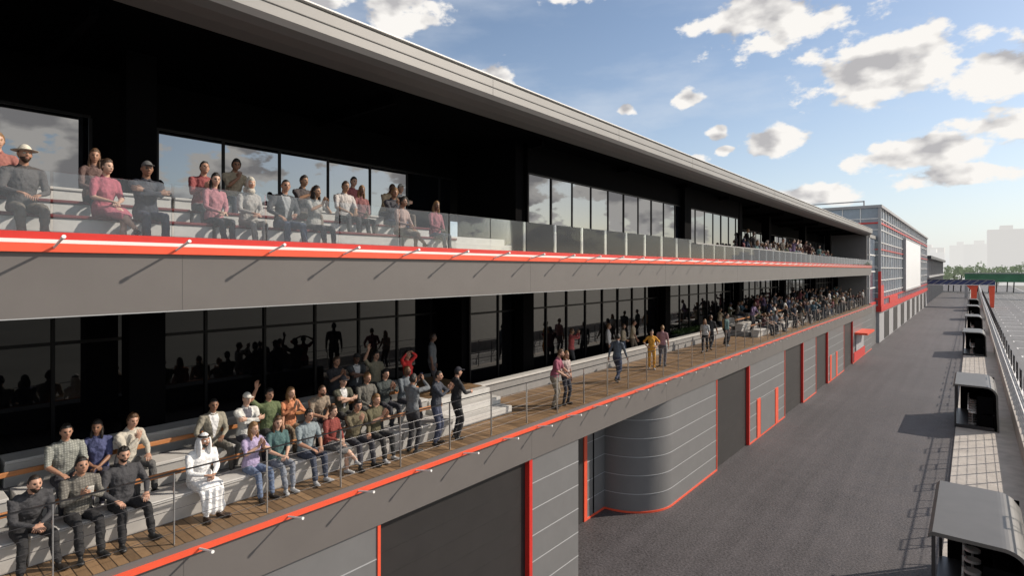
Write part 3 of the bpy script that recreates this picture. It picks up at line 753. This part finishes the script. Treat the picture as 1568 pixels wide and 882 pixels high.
while y<Y1: b.box(-9.08,-9.065,y+.015,y+1.385,9.60,10.30,'clear'); y+=1.4
b.obj('glass_balustrade',bld)
b=MB()
y=-9.5
while y<Y1:
    b.box(-9.07,-9.03,y,y+.012,5.15,6.20,'steel'); y+=1.4
for z in(5.32,5.49,5.66,5.83,6.0): b.rod((-9.05,-10,z),(-9.05,Y1,z),.004,'dsteel',6)
b.box(-9.068,-9.032,-10,Y1,6.20,6.216,'dsteel')
b.obj('deck_railing',bld)

pav=empty('glass_pavilion')
b=MB()
b.box(-13.5,-9.4,77.5,83,4.9,13.0,'bglass'); b.box(-20,-9.3,76.05,83,0,4.9,'panel'); b.box(-13.6,-9.3,77.4,83,13.0,13.4,'roof')
for z in(6.9,8.9,10.9): b.box(-13.55,-9.35,77.44,83,z,z+.15,'white')
for x in(-13.5,-12.5,-11.5,-10.5,-9.45): b.box(x,x+.1,77.42,77.6,4.9,13,'white')
b.box(-9.42,-9.3,77.4,83,4.9,5.2,'red'); b.box(-12.9,-12.6,77.38,77.5,5,9,'red')
b.obj('link_block',pav)
b=MB(); xa,xb,ya,yb=-30,-9.0,83,177
b.box(xa,xb,ya,yb,4.6,17.0,'bglass'); b.box(xa,xb+.01,ya-.01,yb+.01,0,3.9,'greyblk'); b.box(xa,xb+.25,ya-.25,yb,3.9,4.6,'red'); b.box(xa-.2,xb+.3,ya-.3,yb+.3,17.0,17.35,'greyblk')
for z in(6.2,7.8,9.4,11.0,12.6,14.2,15.6):
    b.box(xa,xb+.10,ya-.10,yb,z,z+.10,'white')
b.box(xa,xb+.14,ya-.14,yb,15.0,15.18,'red'); b.box(xa,xb+.14,ya-.14,yb,11.7,11.82,'red'); b.box(xa,xb+.16,ya-.16,yb,5.4,5.6,'red')
y=ya
while y<=yb: b.box(xb-.05,xb+.13,y-.05,y+.05,4.6,17,'white'); y+=3.0
x=xb
while x>xa: b.box(x-.05,x+.05,ya-.13,ya+.05,4.6,17,'white'); x-=2.0
b.box(xb-.1,xb+.2,ya-.2,ya+.1,4.6,9.0,'red'); b.box(xb-.1,xb+.2,ya-.2,ya+.1,9.003,17.0,'greyblk')  # red lower corner, here and below, stands in for a red glow
b.box(xb,xb+.18,ya+.3,ya+3,4.65,7.2,'red'); b.box(xb,xb+.22,ya+9,ya+20,4.62,5.4,'red')
for yy in range(88,176,11): b.box(xb,xb+.06,yy,yy+5,.1,3.6,'door'); b.box(xb,xb+.1,yy+5,yy+5.3,.1,3.7,'white')
for (za,zb_) in((17.4,18.3),):
    for y in range(86,176,10):
        b.box(xb-14,xb-2,y,y+.15,zb_-.15,zb_,'greyblk'); b.box(xb-2.1,xb-1.95,y,y+.15,17.35,zb_,'greyblk')
b.obj('glazed_hall',pav)
b=MB(); b.box(-8.86,-8.55,113,147,5.9,14.3,'scr'); b.box(-8.9,-8.5,112.8,113,5.7,14.5,'greyblk'); b.box(-8.9,-8.5,147,147.2,5.7,14.5,'greyblk'); b.box(-8.9,-8.5,113,147,5.6,5.9,'greyblk'); b.box(-8.9,-8.5,113,147,14.3,14.5,'greyblk')
b.obj('video_screen')
b=MB()
b.box(-30,-9.6,190,290,0,7,'panel'); b.box(-30,-8.5,186,290,12.2,13.0,'dsteel'); b.box(-30,-12,190,290,7,12.2,'door')
for y in range(190,290,8): b.box(-9.6,-9.2,y,y+.4,0,12.2,'greyblk')
b.box(-9.7,-8.9,186,290,7.0,7.6,'greyblk')
b.obj('far_grandstand')
b=MB()
b.box(-9.5,4.2,176.6,179.2,5.5,6.6,'blue'); b.box(-9.5,4.2,176.5,179.3,5.35,5.5,'white'); b.box(-9.5,4.2,176.5,179.3,6.6,6.75,'dsteel')
for i in range(9): x=-9.3+i*1.5; b.rod((x,176.55,5.5),(x+1.5,176.55,6.6),.06,'greyblk')
b.extr([(-1.2,5.35),(1.2,5.35),(.9,4.4),(.7,0),(-.3,0),(-.3,4.2)],177,179,'orange')
b.extr([(3.0,5.35),(4.2,5.35),(4.0,0),(3.3,0)],177,179,'orange')
b.obj('gantry_bridge')

# ------------------------------------------------------------------ ground
def sheet(name,x0,x1,y0,y1,z,k):
    b=MB(); b.quad([(x0,y0,z),(x1,y0,z),(x1,y1,z),(x0,y1,z)],k); return b.obj(name)
sheet('ground',-3000,3000,-3000,5000,0,'gnd')
sheet('pit_lane_road',-13,-.72,-60,420,.004,'asph')
sheet('race_track_road',2.4,17,-60,420,.004,'track')
b=MB(); b.box(-.75,2.4,-60,330,-.02,.10,'conc'); b.box(1.82,2.02,-60,330,.10,1.0,'conc'); b.obj('pit_wall',bevel=.015)
b=MB()
y=-8
while y<300:
    for x,o in((5.2,0),(9.6,4),(13.6,0)):
        yy=y+o; b.quad([(x-1.2,yy,.010),(x+1.2,yy,.010),(x+1.2,yy+.2,.010),(x-1.2,yy+.2,.010)],'markw')
        for s in(-1.2,1.08): b.quad([(x+s,yy-1.2,.010),(x+s+.12,yy-1.2,.010),(x+s+.12,yy,.010),(x+s,yy,.010)],'markw')
    y+=8
b.quad([(2.8,-60,.009),(2.95,-60,.009),(2.95,420,.009),(2.8,420,.009)],'markw')
b.quad([(16.5,-60,.009),(16.7,-60,.009),(16.7,420,.009),(16.5,420,.009)],'markw')
b.obj('grid_markings')
b=MB()
y=8.0
while y<300:
    b.box(1.88,1.95,y,y+.06,1.0,2.9,'fence'); b.rod((1.92,y+.03,2.9),(1.6,y+.03,3.4),.025,'fence',6); y+=1.55
for z in(1.25,1.6,1.95,2.3,2.65,2.9): b.rod((1.92,6,z),(1.92,300,z),.012,'fence',6)
b.rod((1.6,6,3.4),(1.6,300,3.4),.03,'white',6); b.rod((1.76,6,3.15),(1.76,300,3.15),.01,'fence',6); b.rod((1.92,6,2.93),(1.92,300,2.93),.03,'white',6)
y=8
while y<120: b.rod((1.92,y,1.0),(1.92,y,2.9),.005,'fence',4); y+=.31
y=11.2
while y<200:
    for (p,q) in(((1.95,y,2.9),(1.95,y,3.95)),((1.95,y+.9,2.9),(1.95,y+.9,3.95)),((1.95,y,3.95),(1.95,y+.9,3.95)),((1.95,y,3.4),(1.95,y+.9,3.4))): b.rod(p,q,.028,'dsteel',6)
    y+=3.1
b.obj('debris_fence')
def pit_stand(y0,L):
    e=empty('pit_wall_stand'); b=MB()
    pr=[]
    for t in np.linspace(0,math.pi/2,13): pr.append((.55+.55*math.sin(t),2.05+.55*math.cos(t)))
    pr.append((1.15,.10))
    outer=[(-.88,2.40),(-.86,2.52),(-.78,2.60)]+pr
    inner=[(1.07,.10)]+[(.55+.46*math.sin(t),2.05+.46*math.cos(t)) for t in np.linspace(math.pi/2,0,13)]+[(-.78,2.50)]
    b.extr(outer+inner,y0,y0+L,'hood'); b.obj('shell',e)
    b=MB()
    b.box(-.80,-.72,y0+.05,y0+.13,.1,2.5,'dsteel'); b.box(-.80,-.72,y0+L-.13,y0+L-.05,.1,2.5,'dsteel')
    b.box(-.6,1.05,y0+L-.06,y0+L-.02,.1,2.45,'black')
    b.box(.45,.94,y0+.15,y0+L-.15,.98,1.04,'dsteel')
    b.box(.95,1.04,y0+.15,y0+L-.15,.1,2.3,'black'); b.box(-.8,.94,y0+.1,y0+L-.1,.10,.30,'dsteel')
    b.box(.2,.9,y0+.15,y0+.19,.31,2.0,'black')
    y=y0+.35
    while y<y0+L-.6:
        b.box(.74,.78,y,y+.5,1.25,1.58,'black'); b.box(.725,.738,y+.02,y+.48,1.27,1.56,'glasslo'); b.box(.74,.78,y+.2,y+.3,1.04,1.25,'dsteel')
        b.rod((.0,y+.25,.3),(.0,y+.25,.95),.03,'steel'); b.rod((.0,y+.25,.3),(.0,y+.25,.34),.2,'steel',14); b.rod((.0,y+.25,.95),(.0,y+.25,1.02),.19,'white',14)
        b.box(-.22,-.18,y+.08,y+.42,1.1,1.42,'white'); b.rod((-.1,y+.25,.98),(-.2,y+.25,1.2),.02,'steel')
        y+=.75
    b.obj('desk_and_stools',e)
for y0,L in((17.5,4.4),(41,4.9),(76,5),(102,5),(131,5),(160,5)): pit_stand(y0,L)

# ------------------------------------------------------------------ background
b=MB(); b.box(-2,40,236,237,5.2,7.9,'green'); b.box(-2,40,235.9,237.1,7.9,8.15,'greyblk'); b.box(-2,-1.2,236,237,0,5.2,'greyblk'); b.box(17.5,18.3,236,237,0,5.2,'greyblk')
b.obj('green_banner_bridge')
b=MB(); rr=random.Random(5)
for i in range(22):
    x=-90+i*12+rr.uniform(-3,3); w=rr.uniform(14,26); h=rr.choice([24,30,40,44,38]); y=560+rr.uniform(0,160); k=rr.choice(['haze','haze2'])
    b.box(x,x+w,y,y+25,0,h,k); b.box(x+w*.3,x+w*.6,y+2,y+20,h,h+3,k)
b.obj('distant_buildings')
b=MB()
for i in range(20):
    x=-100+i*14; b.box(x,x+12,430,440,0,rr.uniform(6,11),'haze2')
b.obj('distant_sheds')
lf=[hazy('leaf_light',(.10,.16,.05),.16,(.75,.85,.62)),hazy('leaf_dark',(.05,.09,.03),.12,(.75,.85,.62))]  # leaves glow faintly to paint in haze over the two greens
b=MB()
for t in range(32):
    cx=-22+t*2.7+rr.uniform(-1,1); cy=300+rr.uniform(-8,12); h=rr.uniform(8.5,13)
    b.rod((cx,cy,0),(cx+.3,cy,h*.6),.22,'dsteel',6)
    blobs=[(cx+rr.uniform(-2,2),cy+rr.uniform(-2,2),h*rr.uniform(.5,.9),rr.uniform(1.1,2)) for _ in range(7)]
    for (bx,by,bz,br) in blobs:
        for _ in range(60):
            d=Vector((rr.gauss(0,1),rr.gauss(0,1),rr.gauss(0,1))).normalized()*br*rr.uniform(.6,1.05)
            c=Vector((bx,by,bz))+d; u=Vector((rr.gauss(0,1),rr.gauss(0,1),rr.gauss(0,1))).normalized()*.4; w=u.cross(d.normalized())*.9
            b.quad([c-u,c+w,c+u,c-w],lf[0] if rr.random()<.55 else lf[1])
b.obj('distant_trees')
b=MB(); b.box(18,18.4,-60,230,0,1.1,'conc'); b.obj('track_barrier_wall')

# ------------------------------------------------------------------ world
SUN_EL=33.4; SUN_AZ=39.3
w=bpy.data.worlds.new('World'); scene.world=w; w.use_nodes=True; nt=w.node_tree; nt.nodes.clear()
S=.13
out=nt.nodes.new('ShaderNodeOutputWorld'); bg=nt.nodes.new('ShaderNodeBackground'); bg.inputs[1].default_value=S; nt.links.new(bg.outputs[0],out.inputs[0])
sky=nt.nodes.new('ShaderNodeTexSky'); sky.sky_type='NISHITA'; sky.sun_disc=False; sky.sun_elevation=R(SUN_EL); sky.sun_rotation=R(SUN_AZ)
sky.air_density=1.0; sky.dust_density=.8; sky.ozone_density=1.3
tc=nt.nodes.new('ShaderNodeTexCoord'); sep=nt.nodes.new('ShaderNodeSeparateXYZ'); nt.links.new(tc.outputs['Generated'],sep.inputs[0])
def mt(op,a,c=None,clamp=False):
    n=nt.nodes.new('ShaderNodeMath'); n.operation=op; n.use_clamp=clamp
    for i,v in enumerate((a,c)):
        if v is None: continue
        if isinstance(v,(int,float)): n.inputs[i].default_value=v
        else: nt.links.new(v,n.inputs[i])
    return n.outputs[0]
def sm(v,a,b_,lo=0,hi=1):
    n=nt.nodes.new('ShaderNodeMapRange'); n.interpolation_type='SMOOTHSTEP'
    for i,q in zip((1,2,3,4),(a,b_,lo,hi)): n.inputs[i].default_value=q
    nt.links.new(v,n.inputs[0]); return n.outputs[0]
def nzw(scale,det,stretch=(1,1,1),rough=.6,loc=(0,0,0)):
    mp=nt.nodes.new('ShaderNodeMapping'); mp.inputs['Scale'].default_value=stretch; mp.inputs['Location'].default_value=loc; nt.links.new(tc.outputs['Generated'],mp.inputs[0])
    n=nt.nodes.new('ShaderNodeTexNoise'); n.inputs['Scale'].default_value=scale; n.inputs['Detail'].default_value=det; n.inputs['Roughness'].default_value=rough
    nt.links.new(mp.outputs[0],n.inputs['Vector']); return n.outputs['Fac']
az=mt('MULTIPLY',mt('ARCTAN2',sep.outputs[0],sep.outputs[1]),57.2958)
el=mt('MULTIPLY',mt('ARCSINE',sep.outputs[2]),57.2958)
clouds=[(-6.5,17.2,6.2,2.9),(-3.4,18.4,2.9,1.8),(-15,22.6,7.2,3.0),(-51.3,25,5,2.8),(-41.3,19.1,2.4,1.5),(-28.2,15.8,1.1,.8),(-22,16.4,2.0,1.1),(-14.7,11.7,3.2,1.2),
 (-19.4,12.8,1.2,.8),(-21.4,10.8,1.2,.6),(-2.6,9.7,6.4,1.6),(2.0,11,3.2,1.5),(-1.2,7.7,4.4,1.1),(2.6,14.9,3.4,2.2),(-11.5,6.7,3.6,1.1),(-58.8,24.6,3.2,1.0),(-18.7,11.4,1.1,.5),(-33,27,4.5,1.5),(-19,13.3,.9,.6)]
m=None
for (ca,ce,wa,we) in clouds:
    dx=mt('DIVIDE',mt('SUBTRACT',az,ca),wa); dyy=mt('DIVIDE',mt('SUBTRACT',el,ce),we)
    d=mt('SUBTRACT',1.0,mt('SQRT',mt('ADD',mt('MULTIPLY',dx,dx),mt('MULTIPLY',dyy,dyy))))
    m=d if m is None else mt('MAXIMUM',m,d)
m=mt('MAXIMUM',m,-1.5)
fb=nzw(15,6,(1,1,1.7),.56); fb2=nzw(34,5,(1,1,1.4),.55)
fbu=nzw(15,3,(1,1,1.7),.45,(0.012,0.014,0.022*1.7))
fbl=nzw(15,3,(1,1,1.7),.45)
per=mt('ADD',mt('MULTIPLY',mt('SUBTRACT',fb,.5),3.1),mt('MULTIPLY',mt('SUBTRACT',fb2,.5),.7))
dens=mt('ADD',m,per)
gen=nzw(7,7,(1,1,2.0),.55)
outside=mt('MAXIMUM',sm(az,9,22),mt('MAXIMUM',sm(mt('MULTIPLY',az,-1),68,80),sm(el,30,40)))
gd=mt('SUBTRACT',mt('MULTIPLY',mt('SUBTRACT',gen,.48),10.0),mt('MULTIPLY',mt('SUBTRACT',1.0,outside),8.0))
dens=mt('MAXIMUM',dens,gd)
cov=mt('MULTIPLY',sm(dens,-.02,.36),sm(el,1.0,4.0))
thick=sm(dens,.15,1.3)
grad=mt('MULTIPLY',mt('SUBTRACT',fbu,fbl),6.0)
shade=mt('ADD',mt('MULTIPLY',thick,.75),grad,clamp=True)
cc=nt.nodes.new('ShaderNodeMix'); cc.data_type='RGBA'; nt.links.new(shade,cc.inputs[0])
cc.inputs[6].default_value=(.97/S,.94/S,.90/S,1); cc.inputs[7].default_value=(.50/S,.49/S,.50/S,1)
veil=nzw(2.6,6,(1,1,3.5),.58); vf=mt('ADD',mt('MULTIPLY',sm(veil,.38,.75),.45),.06)
hz=mt('MULTIPLY',mt('POWER',2.718,mt('MULTIPLY',mt('MAXIMUM',el,0.0),-1/9.0)),.85)
hz=mt('MULTIPLY',hz,sm(az,8,30,1.0,.25))
mx1=nt.nodes.new('ShaderNodeMix'); mx1.data_type='RGBA'; nt.links.new(mt('MAXIMUM',vf,hz),mx1.inputs[0]); nt.links.new(sky.outputs[0],mx1.inputs[6]); mx1.inputs[7].default_value=(.74/S,.79/S,.86/S,1)
mx2=nt.nodes.new('ShaderNodeMix'); mx2.data_type='RGBA'; nt.links.new(cov,mx2.inputs[0]); nt.links.new(mx1.outputs[2],mx2.inputs[6]); nt.links.new(cc.outputs[2],mx2.inputs[7])
nt.links.new(mx2.outputs[2],bg.inputs[0])
sl=bpy.data.lights.new('sun','SUN'); sl.energy=4.8; sl.angle=R(.6); sl.color=(1,.89,.76)
so=bpy.data.objects.new('sun',sl); COL.objects.link(so)
dv=Vector((math.sin(R(SUN_AZ))*math.cos(R(SUN_EL)),math.cos(R(SUN_AZ))*math.cos(R(SUN_EL)),math.sin(R(SUN_EL))))
so.rotation_euler=dv.to_track_quat('Z','Y').to_euler(); so.location=dv*60
cd=bpy.data.cameras.new('camera'); cam=bpy.data.objects.new('camera',cd); COL.objects.link(cam)
cam.location=(0,0,9.2); cam.rotation_euler=(R(90),0,R(39.7)); cd.lens=19.5; cd.sensor_width=36; cd.shift_y=-.0179; cd.clip_end=9000; cd.clip_start=.05
scene.camera=cam
scene.view_settings.view_transform='Standard'; scene.view_settings.look='None'; scene.view_settings.exposure=0
